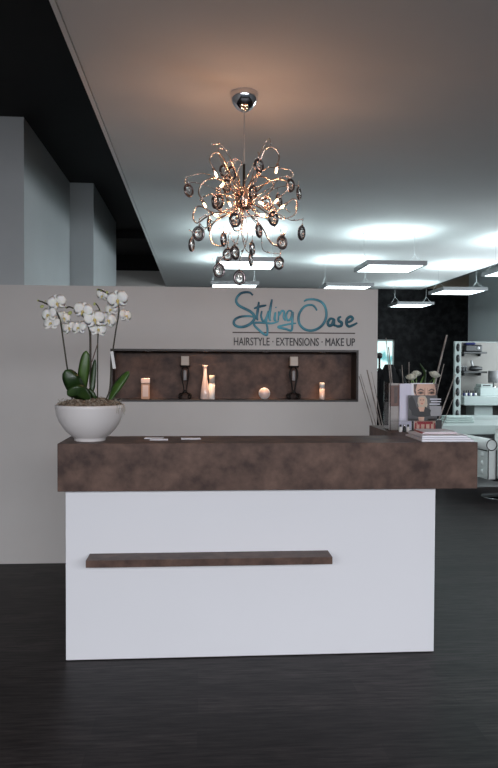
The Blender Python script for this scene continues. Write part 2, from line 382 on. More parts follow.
# ------------------------------------------------------------------ sign on the wall
sign = thing('wall_sign', 'teal handwritten Styling Oase lettering with a charcoal tagline on the grey partition wall', 'sign', (0, YW, 0))
YS = YW-.006
def sgn(pts, ox): return [at(ox+x/6.64, 285+y/6.64, YW) for x, y in pts]
def strokes(name, lst, ox, base=.0105, m_='teal'):
    mb = MB()
    for pts, k in lst:
        P = smooth(sgn(pts, ox), 6); P = [Vector((p.x, -.004, p.z)) for p in P]
        n = len(P)
        rr = [base*k*(.55+.45*math.sin(PI*min(1, max(0, (i/(n-1))))) ** .5) for i in range(n)]
        mb.tube(P, rr, 8, flat=(0, 1, 0))
    return mb.done(name, m_, sign)
strokes('script_word', [
 ([(178,68),(160,52),(135,48),(100,55),(75,80),(68,110),(85,135),(120,155),(160,175),(185,200),(188,225),(165,255),(125,275),(85,278),(58,265),(52,245),(65,225),(100,210),(150,207),(185,212)], 1.05),
 ([(218,112),(212,160),(205,210),(210,236)], 1), ([(185,156),(230,142),(268,135)], .9),
 ([(238,172),(233,205),(243,235),(258,236),(272,205),(281,172)], .9), ([(281,172),(268,240),(275,290),(272,330),(250,325),(220,300),(190,270),(190,252),(230,250),(300,255),(350,242)], .9),
 ([(305,95),(295,150),(288,210),(294,240)], 1), ([(328,180),(322,225),(332,240)], .95), ([(330,146),(332,152)], 1.1),
 ([(350,175),(347,236)], .95), ([(350,205),(370,173),(385,180),(383,215),(394,238)], .9),
 ([(440,175),(415,172),(400,205),(410,235),(432,220),(442,180),(440,240),(435,300),(400,293),(345,280),(380,268),(430,258),(465,254)], .9)], 226)
strokes('script_word', [
 ([(175,170),(155,140),(125,132),(90,145),(62,180),(52,220),(60,260),(90,292),(135,303),(180,290),(215,260),(235,215),(235,170),(220,130),(190,105),(150,95),(110,97),(88,108)], 1)], 290.6)
strokes('script_word', [
 ([(285,225),(262,225),(247,250),(255,270),(275,262),(288,228),(288,262),(302,272)], 1.1), ([(335,210),(318,220),(320,238),(338,250),(335,270),(312,275),(300,268)], 1.1),
 ([(368,252),(398,240),(412,222),(398,210),(375,225),(370,255),(385,275),(410,268),(442,252)], 1.1)], 290.6, .0105, 'teal_dark')
a, b = at(232.5, 332.2, YW), at(355, 333.6, YW)
MB().box((a.x, -.003, (a.z+b.z)/2-.0045), (b.x, 0, (a.z+b.z)/2+.0045)).done('underline', 'line_brown', sign)
def text_mesh(txt, x0, x1, zb, zt, name, m_, parent, y, ext=.0015, rz=None):
    cu = bpy.data.curves.new('t', 'FONT'); cu.body = txt; cu.extrude = ext; cu.resolution_u = 3; cu.bevel_depth = .007; cu.bevel_resolution = 0
    o = bpy.data.objects.new('t', cu); C.objects.link(o)
    dg = bpy.context.evaluated_depsgraph_get(); me = bpy.data.meshes.new_from_object(o.evaluated_get(dg))
    bpy.data.objects.remove(o)
    xs = [v.co.x for v in me.vertices]; ys = [v.co.y for v in me.vertices]
    for v in me.vertices:
        X = x0+(v.co.x-min(xs))/(max(xs)-min(xs))*(x1-x0); Z = zb+(v.co.y-min(ys))/(max(ys)-min(ys))*(zt-zb)
        v.co = (X, y-v.co.z, Z)
    me.materials.clear(); me.materials.append(M[m_]); me.name = name
    q = bpy.data.objects.new(name, me); C.objects.link(q); q.parent = parent; return q
a, b = at(233.8, 344.9, YW), at(354.9, 338.2, YW)
text_mesh('HAIRSTYLE · EXTENSIONS · MAKE UP', a.x, b.x, a.z-.004, b.z, 'tagline', 'text', sign, -.0015)

# ------------------------------------------------------------------ reception counter
DP, PX0, PX1, ZP, Y0, Y1, SX0, SX1, ZT = 3.7593, -.6866, 1.2779, .9018, 3.6892, 4.0702, -.7147, 1.481, 1.1474
WX0, WY1 = 1.158, 4.77
ctr = thing('reception_counter', 'white reception counter with bronze brown top band and side wing under the chandelier', 'counter', ((SX0+SX1)/2, Y1, 0))
cx, cyy = (SX0+SX1)/2, Y1
def L_(x, y, z): return (x-cx, y-cyy, z)
MB().box(L_(SX0, Y0, ZP), L_(SX1, Y1, ZT), .002).done('counter_top', 'lam', ctr)
MB().box(L_(WX0, Y1+.001, ZP), L_(SX1, WY1, ZT), .002).done('side_wing', 'lam', ctr)
MB().box(L_(PX0, DP, .004), L_(PX1, DP+.05, ZP), .0015).done('front_panel', 'white_panel', ctr)
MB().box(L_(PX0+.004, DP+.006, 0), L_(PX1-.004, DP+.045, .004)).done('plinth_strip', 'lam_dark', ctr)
MB().box(L_(PX0, DP+.051, 0), L_(PX0+.04, Y1-.03, ZP)).done('side_panel', 'white_panel', ctr)
MB().box(L_(PX1-.04, DP+.051, 0), L_(PX1, WY1-.05, ZP)).done('side_panel', 'white_panel', ctr)
zs = .564; sxa, sxb = at(85.6, 560, 3.62).x, at(332.6, 559, 3.62).x
MB().box(L_(sxa, 3.622, zs-.037), L_(sxb, DP-.0005, zs), .001).done('handbag_shelf', 'lam', ctr)

# cards on the counter
def card(u0_, u1_, vf, label, rz, z, n=1):
    p = at((u0_+u1_)/2, vf, 3.9); Yc = (EYE-z-.002)*1.0
    # depth where the line of sight meets the counter top
    Yc = 3.9*(EYE-z)/(EYE-p.z); p = at((u0_+u1_)/2, vf, Yc)
    w = (at(u1_, vf, Yc).x-at(u0_, vf, Yc).x)
    o = MB().box((-w/2, -.0275, 0), (w/2, .0275, .0045*n), .0006).done('business_card', 'paper', None, (p.x, p.y, z), (0, 0, rz))
    tag(o, label, 'card', 'white cards on the counter')
card(150, 168, 439.8, 'nearer white card of the overlapping pair on the counter', R(2), ZT+.0005, 1)
card(145, 163, 438.4, 'farther white card peeking out behind another beside the orchid bowl', R(-6), ZT+.0005, 1)
card(181, 200.5, 438.9, 'single white card lying right of the overlapping pair', R(4), ZT+.0005, 1)

# ------------------------------------------------------------------ potted orchid
bp_ = at(90, 441.5, 3.845); BX, BY = bp_.x, 3.845
orc = thing('potted_orchid', 'white flowering orchid in a round white bowl on the left end of the counter', 'potted plant', (BX, BY, ZT))
prof = [(0, .0), (.078, .0), (.080, .004), (.080, .014), (.088, .020), (.112, .040), (.138, .070), (.158, .105), (.170, .140), (.176, .172), (.178, .188), (.175, .192), (.170, .189), (.167, .175), (.160, .150), (.145, .11), (0, .09)]
MB().lathe([(r*1.02, z) for r, z in prof], seg=56).done('bowl', 'ceramic', orc)
mb = MB(); mb.lathe([(0, .15), (.158, .15), (.168, .184), (.14, .204), (.07, .220), (0, .226)], seg=40)
rng = random.Random(3)
for k in range(230):
    a = rng.uniform(0, 2*PI); r = .162*math.sqrt(rng.random()); z = .192+.034*(1-(r/.165)**2)
    s_ = rng.uniform(.007, .014)
    mx = Matrix.Translation((r*math.cos(a), r*math.sin(a), z)) @ Matrix.Rotation(rng.uniform(0, 6), 4, 'Z') @ Matrix.Rotation(rng.uniform(-.6, .6), 4, 'X')
    mb.box((-s_, -s_*.5, -s_*.3), (s_, s_*.5, s_*.35), s_*.1, mx)
o = mb.done('bark_mulch', 'bark', orc); o['kind'] = 'stuff'
mb = MB()
for k in range(70):
    a = rng.uniform(0, 2*PI); r = rng.uniform(.10, .172); z = .196
    p = Vector((r*math.cos(a), r*math.sin(a), z)); q = p+Vector((rng.uniform(-.03, .03), rng.uniform(-.03, .03), rng.uniform(.006, .03)))
    e = q+Vector((rng.uniform(-.02, .02), rng.uniform(-.02, .02), rng.uniform(-.014, .006)))
    mb.tube(smooth([p, q, e], 4), .0011, 5)
for k in range(9):
    a = rng.uniform(-.6, .3); p = Vector((.168*math.cos(a), .168*math.sin(a), .196)); q = p+Vector((.014, -.004, -.01)); e = q+Vector((rng.uniform(-.01, .01), 0, rng.uniform(-.05, -.02)))
    mb.tube(smooth([p, q, e], 4), .0010, 5)
o = mb.done('moss_fibres', 'moss', orc); o['kind'] = 'stuff'
def oloc(u, v, dy=0): return at(u, v, BY+dy)-Vector((BX, BY, ZT))
def path(pts, n=6): return smooth([oloc(*p) for p in pts], n)
def stem(name, pts, r, m_='stem'): return MB().tube(path(pts), r, 7).done(name, m_, orc)
stem('flower_stem', [(73,402,-.02),(70,388,-.03),(67.5,370,-.04),(65,352,-.05),(62.5,335,-.05),(60.5,322,-.055),(57,313,-.06),(51,306.5,-.06),(45,303,-.055),(38,300.5,-.05)], .0042)
stem('flower_stem', [(90,402,-.01),(90,380,-.02),(90,350,-.03),(89.8,335,-.035),(88.5,327,-.04),(85.5,320,-.05),(82,315,-.05),(77,310.5,-.045),(70,307,-.04),(66,308,-.035)], .004)
stem('flower_stem', [(97.5,400,.02),(97.6,370,.02),(97.8,340,.02),(99,325,.015),(100,312,.01),(97,305,.0),(94,303,0)], .0036)
stem('flower_stem', [(105,402,-.02),(109.5,390,-.03),(111,372,-.04),(112.8,352,-.045),(115.5,333,-.05),(118,318,-.05),(119,308,-.05),(116,300,-.045),(108,294,-.04),(102,290.5,-.035),(97.5,289.5,-.03)], .0042)
stem('plant_stake', [(91.5,402,.01),(91.2,370,0),(91,345,-.01),(90.8,326,-.02)], .003, 'stake')
stem('plant_stake', [(92,362,0),(95,352,.01),(98,343,.02)], .0028, 'stake')
def leaf(pts, wmax, m_, side=(1, 0, 0), pk=.55):
    f = lambda t: wmax*(.35+.65*min(1, t/.4)**.8)*(1 if t < .5 else math.sqrt(max(0, 1-((t-.5)/.5)**3)))*.92
    return MB().blade([oloc(*p) for p in pts], f, .0035, side).done('leaf', m_, orc)
leaf([(81,401,-.04),(77,391,-.08),(72,381,-.12),(65,370,-.12)], .050, 'leaf', (.9, 0, .45))
leaf([(83,401,-.03),(82,385,-.05),(84,368,-.06),(86.2,350.5,-.06)], .032, 'leaf_light')
leaf([(90,400,-.06),(84,394,-.10),(77,391,-.125),(67,395,-.12)], .040, 'leaf', (.2, -.3, 1))
leaf([(89,401,-.02),(92,388,-.02),(93.5,374,-.01),(95,359,.0)], .016, 'leaf')
leaf([(109,401,.02),(114,391,.04),(120,382,.05),(129,371,.06)], .030, 'leaf_light', (.75, 0, .6))
leaf([(98,401,-.02),(94,396,-.03),(91,392,-.03),(88,389,-.03)], .014, 'leaf', (.3, 0, 1))
tg = MB()
p = oloc(113, 360, -.05)
tg.box((-.008, -.0008, -.046), (.008, .0008, .046), 0, Matrix.Translation(p) @ Matrix.Rotation(R(-9), 4, 'Y') @ Matrix.Rotation(R(12), 4, 'Z'))
tg.done('plant_tag', 'tag_paper', orc)
def flower_meshes():
    mb = MB()
    rot = lambda v, a: Matrix.Rotation(a, 3, 'Y') @ Vector(v)
    for a, ln, w in ((0, .036, .0155), (R(128), .035, .015), (R(-128), .035, .015)):
        mb.blade([rot((0, .002, .002), a), rot((0, -.001, ln*.5), a), rot((0, .004, ln), a)], lambda t, w=w: w*max(.12, math.sin(PI*(t*.9+.05)))**.6, .0012, rot((1, 0, 0), a), 5)
    for a in (R(68), R(-68)):
        mb.blade([rot((0, -.001, .003), a), rot((0, -.006, .02), a), rot((0, -.001, .040), a)], lambda t: .0265*max(.1, math.sin(PI*(t*.86+.08)))**.55, .0013, rot((1, 0, 0), a), 5)
    lp = MB(); lp.ball((0, -.008, -.002), .0055, 10, 6, (1, 1.2, 1)); lp.blade([(0, -.006, -.004), (0, -.014, -.010), (0, -.012, -.020)], lambda t: .0065*max(.15, 1-t), .0012, (1, 0, 0), 4)
    return mb, lp
fm, lm = flower_meshes()
F0 = fm.done('flower', 'petal', orc); L0 = lm.done('flower_lip', 'lip', F0)
fl = [(57.3,303,-.075,0,15,1.0),(49,315,-.07,-40,-10,1.0),(51.5,324,-.085,-25,-50,.95),(63.5,318,-.02,50,0,.85),(83,311,-.065,-5,10,1.05),(94.5,319.5,-.06,12,-5,1.12),(79,328,-.02,-35,-20,.95),(98,330,-.03,30,-30,.95),(108,320.5,-.02,45,-5,1.0),(117.8,300,-.07,-8,12,1.15),(111.5,309.5,-.02,-45,0,.9),(125.5,316,-.02,65,-15,.85),(102.5,295.5,-.02,-30,20,.75),(69,328,.01,20,-10,.85)]
for i, (u, v, dy, rz, rx, s_) in enumerate(fl):
    if i == 0: f, l = F0, L0
    else:
        f = F0.copy(); C.objects.link(f); f.parent = orc; l = L0.copy(); C.objects.link(l); l.parent = f
    f.location = oloc(u, v, dy); f.rotation_euler = (R(rx*.7), R((i*37) % 30-15), R(rz*.75)); f.scale = (s_*1.22,)*3
B0 = None
for (u, v, dy, s_) in ((38,300.5,-.05,.8),(42,306.5,-.055,1.5),(45.5,301,-.055,.6),(66,307.5,-.035,.8),(70,313,-.03,1.7),(74.5,309,-.045,1.0),(97.5,289.5,-.03,.8),(101,291,-.035,.7),(94.5,304,0,1.2),(99.5,311,.01,1.0),(107,292.5,-.04,1.2)):
    if B0 is None: b_ = B0 = MB().ball((0, 0, 0), .0065, 10, 8, (.85, .85, 1.15)).done('flower_bud', 'bud', orc)
    else: b_ = B0.copy(); C.objects.link(b_); b_.parent = orc
    b_.location = oloc(u, v, dy); b_.scale = (s_,)*3; b_.rotation_euler = (.4, u, 0)

# ------------------------------------------------------------------ printed matter on the right of the counter
HY = 4.36
ha, hb = at(388.5, 432, HY), at(443.5, 432, HY)
HX0, HX1 = ha.x+.004, SX1-.006
hz = at(415, 382, HY).z
hold = thing('brochure_holder', 'clear acrylic brochure holder full of booklets on the counter wing', 'brochure holder', ((HX0+HX1)/2, HY, ZT))
hw = (HX1-HX0)/2; hh = hz-ZT; th = .003
mb = MB().box((-hw, .13, .003), (hw, .13+th, hh)).box((-hw, -.02, 0), (hw, .133, th)).box((-hw, -.02, th), (-hw+th, .13, hh*.99)).box((hw-th, -.02, th), (hw, .13, hh*.99))
mb.done('holder_body', 'acrylic', hold)
MB().box((-hw+th, -.02, th), (hw-th, -.02+th, hh*.205)).done('front_lip', 'acrylic', hold)
MB().box((-hw+th, -.033, hh*.205), (hw-th, -.017, hh*.205+.002)).box((-hw+th, -.033, hh*.205+.002), (hw-th, -.031, hh*.26)).done('front_pocket', 'acrylic', hold)
def hx(u, dy=0): return at(u, 400, HY+dy).x-(HX0+HX1)/2
def hzz(v, dy=0): return at(415, v, HY+dy).z-ZT
HC = Vector(((HX0+HX1)/2, HY, ZT))
# brown and beige booklet, lavender booklet
x0, x1 = -hw+.005, hx(399.3, .02)
mb = MB(); mb.mi = 0; mb.box((x0, .02, .0035), (x1, .03, hh*.97)); mb.mi = 1; mb.box((x0+.004, .0185, hh*.5), (x1-.003, .02, hh*.93)); mb.mi = 2; mb.box((x0+.03, .0183, hh*.56), (x1-.012, .0186, hh*.9))
tag(mb.done('booklet', ['tan_cover', 'brown_cover', 'hair'], None, HC), 'narrow booklet with brown upper half at the left of the acrylic holder', 'booklet')
x0, x1 = hx(399.8, 0), hx(411.5, 0)
mb = MB(); mb.box((x0, .002, .0035), (x1, .03, hh*.965), .001); mb.mi = 1
for k in range(3): mb.box((x0+.012+.014*k, .0015, .02), (x0+.0135+.014*k, .002, hh*.94))
tag(mb.done('booklet', ['lav', 'paper_grey'], None, HC), 'plain lavender white booklet standing in the acrylic holder', 'booklet')
# large brochure with a cropped face
x0, x1 = hx(411.8, .01), hw-.005
yb = .03
mb = MB(); mb.mi = 0; mb.box((x0, yb, .0035), (x1, yb+.012, hh*.975), .0006)
def sx_(u): return hx(u, yb)
def P_(mi, pts, lay): mb.mi = mi; mb.prism([(sx_(u), hzz(v, yb)) for u, v in pts], yb-.0003*lay-.0003, yb-.0003*lay+.0003)
P_(1, [(413.5,384),(437.5,384),(437,392),(435,399),(436,431),(414,431),(416,400),(413.5,392)], 1)           # skin
P_(2, [(413.5,384),(417,384),(415.5,390),(417,397),(414,392)], 2); P_(2, [(434.5,384),(438,384),(437.4,393),(435,398),(436,391)], 2)   # hair sides
P_(4, [(424.5,388),(427.5,388),(428.5,396),(426,398),(423.5,396)], 2)
P_(1, [(425,387),(427,387),(427.6,395),(425.2,395.5)], 3)
for s0 in ((417.5, 423.6), (428.4, 434.5)):
    a_, b_ = s0
    mid = (a_+b_)/2
    P_(2, [(a_, 390.2), (mid, 388.6), (b_, 390), (b_, 391), (mid, 389.9), (a_, 391.2)], 3)      # brow
    P_(3, [(a_+.3, 392.9), (mid, 391.9), (b_-.3, 392.7), (mid, 393.9)], 3)                       # eye
    P_(4, [(a_, 391.8), (mid, 390.6), (b_, 391.6), (b_+.3, 393.6), (mid, 394.8), (a_-.3, 393.8)], 2)
P_(5, [(417,421.5),(433,421.5),(433,424),(418,424.5)], 3)
for u in (415, 419.5, 424.5, 429.5, 434): P_(5, [(u+.2, 423), (u+1.7, 423), (u+1.8, 429.5), (u+.1, 429.5)], 4)
P_(3, [(411.8,420),(414,420),(414,431),(411.8,431)], 2); P_(3, [(436.5,420),(442,420),(442,431),(436.5,431)], 2)
tag(mb.done('brochure', ['paper', 'skin', 'hair', 'ink', 'skin_dark', 'red'], None, HC), "tall brochure showing a cropped woman's face behind the dark leaflet", 'brochure')
# leaflet in front
yb = -.024
x0, x1 = hx(408.2, yb), hx(443.3, yb); x1 = min(x1, hw+.004)
mb = MB(); mb.box((x0, yb, hh*.205+.0025), (x1, yb+.003, hzz(395.3, yb)))
P_(1, [(418,397),(421,395.8),(425,396),(427,399),(427.5,405),(426,409),(424,407),(419,407),(417.5,403)], 1)   # fair hair
P_(2, [(419,398),(421.5,397),(424.5,398),(425,402),(423,405.5),(420.5,405),(419,402)], 2)                    # face
P_(2, [(418,407),(425,407),(425.5,412),(424,413),(419,413)], 1)                                              # neck, chest
P_(3, [(411,409),(418,407),(420,411.5),(424,411.5),(425,406.5),(431,410),(430,416),(424,417),(418,417),(412,415)], 2)  # dark jacket
P_(3, [(409,398),(412,396),(415,401),(417,408),(412,412),(409,408)], 1)
P_(2, [(418.5,417),(424.5,417),(424,420.8),(419,420.8)], 1)
for u0_, u1_, v in ((430,441,398.5),(431,441,401),(429.5,440,403.5)): P_(4, [(u0_, v), (u1_, v), (u1_, v+1.2), (u0_, v+1.2)], 1)
P_(5, [(429.5,406),(441.5,406),(441.5,416),(431,416)], 1)
P_(3, [(419.9,399.7),(421.2,399.5),(421.2,400.3),(419.9,400.4)], 3); P_(3, [(422.7,399.5),(424,399.7),(424,400.4),(422.7,400.3)], 3); P_(6, [(421,403.2),(423,403.2),(422,404.2)], 3)
tag(mb.done('leaflet', ['print_grey', 'blond', 'skin', 'ink', 'paper_grey', 'cap_grey', 'red'], None, HC), 'small dark landscape leaflet with a fair-haired woman in front of the holder', 'leaflet')
# stack of magazines on the counter top
zz = ZT+.0004
mg = [(1.335, 3.885, .285, .32, -1, .010, 'paper', 'lowest magazine of the white stack at the right end of the counter', None),
      (1.338, 3.895, .265, .30, -3, .008, 'paper_grey', 'second magazine from the bottom of the stack on the counter', None),
      (1.332, 3.905, .25, .28, -1, .009, 'paper', 'third magazine of the counter stack, just under the red-edged one', None),
      (1.340, 3.965, .19, .20, -4, .006, 'red', 'red-edged thin magazine near the top of the counter stack', None),
      (1.345, 3.965, .18, .19, -2, .004, 'paper', 'topmost white booklet lying on the counter stack', None)]
for (x, y, w, d, rz, t, m_, lb, _) in mg:
    mb = MB(); mb.mi = 0; mb.box((-w/2, -d/2, 0), (w/2, d/2, t*.12)).box((-w/2, -d/2, t*.88), (w/2, d/2, t)); mb.box((-w/2, -d/2, 0), (-w/2+.001, d/2, t)); mb.mi = 1; mb.box((-w/2+.001, -d/2+.001, t*.12), (w/2-.001, d/2-.001, t*.88))
    tag(mb.done('magazine', [m_, 'paper'], None, (x, y, zz), (0, 0, R(rz))), lb, 'magazine', 'magazines stacked on the counter'); zz += t+.0003
# tiny cosmetic bottles beside the holder
for i, (u, v, m_, cap, lb) in enumerate(((400.5, 432.5, 'white_plastic', 'black_plastic', 'leftmost tiny black-capped cosmetic bottle in front of the acrylic holder'), (404.3, 433.2, 'black_plastic', 'chrome', 'tiny black cosmetic bottle between two white ones at the holder'), (408, 432.6, 'white_plastic', 'black_plastic', 'tiny cosmetic bottle nearest the magazine stack at the holder'))):
    p = at(u, v, 4.29); p.z = ZT
    t = thing('cosmetic_bottle', lb, 'bottle', p, 0, 'tiny bottles by the brochure holder')
    MB().lathe([(0, 0), (.009, 0), (.010, .003), (.010, .026), (.006, .032), (0, .032)], seg=16).done('bottle_body', m_, t)
    MB().lathe([(0, .032), (.0065, .032), (.0065, .045), (0, .046)], seg=14).done('bottle_cap', cap, t)

# ------------------------------------------------------------------ things in the niche
YN = YW+.095
def nl_(u): return at(u, 395, YN).x
S = (at(300, 400, YN).z-at(300, 401, YN).z)      # metres per pixel there
t = thing('shampoo_bottle', 'short amber boxy bottle with pale cap at the left end of the niche', 'bottle', (nl_(145.6), YN, NZ))
MB().box((-.034, -.02, 0), (.034, .02, .125), .004).done('bottle_body', 'amber', t)
MB().box((-.036, -.022, .1255), (.036, .022, .166), .004).done('bottle_cap', 'pearl', t)
MB().box((-.022, -.0212, .02), (.022, -.0201, .11)).done('bottle_label', 'pearl', t)
t = thing('perfume_vase', 'tall pearly bottle vase with a flared neck in the niche', 'vase', (nl_(205), YN, NZ))
MB().lathe([(0, 0), (.036, 0), (.038, .006), (.036, .05), (.030, .10), (.021, .15), (.016, .19), (.0155, .235), (.0165, .255), (.024, .27), (.022, .272), (.013, .25), (.012, .19), (0, .18)], seg=32).done('vase_body', 'pearl', t)
t = thing('lotion_bottle', 'slim white bottle with a cream cap right of the tall pearly vase', 'bottle', (nl_(212), YN, NZ))
MB().lathe([(0, 0), (.023, 0), (.024, .004), (.024, .125), (0, .126)], seg=24).done('bottle_body', 'white_plastic', t)
MB().lathe([(0, .1265), (.0235, .1265), (.0235, .186), (.021, .19), (0, .19)], seg=24).done('bottle_cap', 'candle', t)
t = thing('cosmetic_jar', 'round white jar lying on its side in the niche', 'jar', (nl_(264.3), YN, NZ))
rx = Matrix.Rotation(R(90), 3, 'X') @ Matrix.Rotation(0, 3, 'Z')
MB().lathe([(0, -.022), (.036, -.022), (.046, -.012), (.046, .012), (.040, .02), (0, .02)], (0, 0, .0465), 32, ax=rx).done('jar_body', 'white_plastic', t)
MB().lathe([(0, .0205), (.036, .0205), (.038, .026), (.036, .034), (0, .036)], (0, 0, .0465), 32, ax=rx).done('jar_lid', 'pearl', t)
t = thing('pillar_bottle', 'small cylindrical white bottle with cream top at the right end of the niche', 'bottle', (nl_(322), YN, NZ))
MB().lathe([(0, 0), (.021, 0), (.022, .004), (.022, .085), (0, .086)], seg=24).done('bottle_body', 'pearl', t)
MB().lathe([(0, .0865), (.020, .0865), (.020, .128), (.017, .134), (0, .135)], seg=24).done('bottle_cap', 'white_plastic', t)
ch = thing('candle_holder', 'left black wrought-iron candle holder in the niche, beside the pearly vase', 'candle holder', (nl_(185), YN, NZ), 0, 'iron candle holders in the niche')
mb = MB()
for k in range(4):
    a = PI/4+k*PI/2; d = Vector((math.cos(a), math.sin(a), 0))
    mb.tube(smooth([d*.012+Vector((0, 0, .062)), d*.018+Vector((0, 0, .10)), d*.034+Vector((0, 0, .16)), d*.043+Vector((0, 0, .20)), d*.036+Vector((0, 0, .235)), d*.016+Vector((0, 0, .258))], 5), .0045, 7)
mb.lathe([(0, .255), (.036, .255), (.044, .262), (.044, .268), (0, .268)], seg=24); mb.lathe([(0, .05), (.014, .05), (.018, .062), (.014, .072), (0, .072)], seg=16)
mb.done('holder_frame', 'iron', ch)
for k in range(4):
    a = PI/4+k*PI/2; d = Vector((math.cos(a), math.sin(a), 0)); up_ = Vector((0, 0, 1))
    pts = [d*.008+up_*.06, d*.03+up_*.045, d*.06+up_*.04, d*.07+up_*.022, d*.056+up_*.006, d*.038+up_*.012, d*.040+up_*.028, d*.052+up_*.028]
    MB().tube(smooth(pts, 5), .0055, 7).done('scroll_foot', 'iron', ch)
MB().lathe([(0, .15), (.012, .15), (.014, .156), (.014, .222), (.009, .23), (0, .23)], seg=16).done('glass_vial', 'cap_grey', ch)
MB().box((-.032, -.032, .2685), (.032, .032, .343), .005).done('candle', 'candle', ch)
c2 = dup(ch, (nl_(293.5), YN, NZ)); c2['label'] = 'right black wrought-iron candle holder in the niche, beside the round jar'

# ------------------------------------------------------------------ chandelier
pc = None
for i in range(400):
    y = 3+i*.005; p = at(244.3, 88.5, y)
    if p.z <= ZW: pc = p; break
    pc = p
lo_, hi_ = 2.5, 6
for i in range(50):
    mid = (lo_+hi_)/2
    if at(244.3, 93, mid).z > ZW: hi_ = mid
    else: lo_ = mid
YC = lo_+.0; pc = at(244.3, 93, YC); XC = pc.x
cha = thing('chandelier', 'rose chrome chandelier of curled wires with smoked crystal pendants above the counter', 'chandelier', (XC, YC, ZW))
CO = Vector((XC, YC, ZW))
def cl(u, v, dy=0): return at(u, v, YC+dy)-CO
MB().lathe([(0, 0), (.074, 0), (.076, -.010), (.072, -.035), (.060, -.062), (.040, -.085), (.018, -.097), (.008, -.10), (0, -.10)][::-1], seg=40).done('canopy', 'chrome', cha)
HB = cl(244.8, 200, 0)
HB.x = 0; HB.y = 0
MB().tube([Vector((0, 0, -.10)), Vector((0, 0, HB.z+.20))], .0022, 6).done('cord', 'cap_grey', cha)
MB().tube([Vector((0, 0, HB.z+.19)), Vector((0, 0, HB.z+.02))], .007, 10).done('stem_rod', 'iron', cha)
hub = MB().lathe([(0, .07), (.018, .068), (.034, .05), (.046, .03), (.05, .012), (.05, -.012), (.044, -.034), (.03, -.052), (0, -.058)][::-1], HB, 28).done('hub', 'rose', cha)
mb = MB()
for k in range(22):
    a = k*2.399; zz_ = -.05+.105*k/21; d = Vector((math.cos(a)*.05, math.sin(a)*.05, zz_))
    mb.ball(HB+d*1.02, .010, 8, 6)
mb.done('hub_beads', 'rose', hub)
def z1(x, y, dy=0): return cl(170+x/3.32, 80+y/3.32, dy)
def hubp(d, r=.045): d = Vector(d); return HB+d.normalized()*r
def arm(pts, bulb=True, r=.0042):
    """first point leaves the hub, last is where the lamp sits"""
    P = smooth([hubp(pts[0]-HB)]+pts, 7)
    a_ = MB().tube(P, r, 7).done('lamp_arm', 'rose', cha)
    e = P[-1]; d = (P[-1]-P[-3]).normalized()
    ax = Vector((0, 0, 1)).rotation_difference(d).to_matrix()
    MB().lathe([(0, -.002), (.006, 0), (.0085, .004), (.0085, .022), (.007, .025), (0, .025)], e, 14, ax=ax).done('lamp_socket', 'rose', a_)
    MB().lathe([(0, .0252), (.0045, .0255), (.0052, .032), (.0048, .044), (.003, .050), (0, .0515)], e, 12, ax=ax).done('bulb', 'bulb', a_)
    return CO+e+d*.04
lamps = []
D = .14
lamps.append(arm([z1(215,350,-.05), z1(188,285,-.09), z1(165,245,-.12), z1(143,243,-.13), z1(132,265,-.13), z1(143,293,-.13)]))
lamps.append(arm([z1(268,340,-.04), z1(292,310,-.08), z1(303,260,-.10), z1(318,228,-.11), z1(345,226,-.12), z1(362,250,-.12), z1(358,278,-.12)]))
lamps.append(arm([z1(215,380,.05), z1(190,345,.10), z1(150,325,.14), z1(110,340,.16), z1(95,372,.16), z1(106,398,.15)]))
lamps.append(arm([z1(222,420,-.06), z1(190,440,-.14), z1(150,425,-.2), z1(140,395,-.22), z1(158,368,-.22)]))
lamps.append(arm([z1(205,440,.0), z1(160,440,.02), z1(120,455,.05), z1(90,475,.07), z1(76,455,.08), z1(85,425,.08), z1(105,420,.07), z1(135,438,.06)]))
lamps.append(arm([z1(232,360,.1), z1(215,330,.16), z1(188,340,.18), z1(180,370,.18), z1(190,395,.17)]))
lamps.append(arm([z1(285,375,-.05), z1(315,345,-.12), z1(350,330,-.16), z1(385,335,-.18), z1(392,360,-.18), z1(370,385,-.17)]))
lamps.append(arm([z1(290,420,.03), z1(330,445,.06), z1(380,460,.08), z1(415,445,.09), z1(422,410,.09), z1(410,395,.09), z1(390,408,.09)]))
lamps.append(arm([z1(275,430,-.08), z1(310,455,-.16), z1(345,450,-.2), z1(350,425,-.2), z1(325,415,-.19)]))
lamps.append(arm([z1(262,350,.08), z1(280,320,.16), z1(320,325,.2), z1(345,350,.21), z1(325,378,.2)]))
lamps.append(arm([z1(240,450,-.05), z1(238,490,-.10), z1(215,500,-.14), z1(208,470,-.15), z1(240,455,-.16), z1(282,450,-.16)]))
lamps.append(arm([z1(228,440,.06), z1(170,455,.12), z1(135,490,.15), z1(140,540,.15), z1(175,550,.14), z1(182,520,.13)]))
lamps.append(arm([z1(262,445,.05), z1(300,480,.1), z1(335,540,.13), z1(365,550,.13), z1(376,520,.12)]))
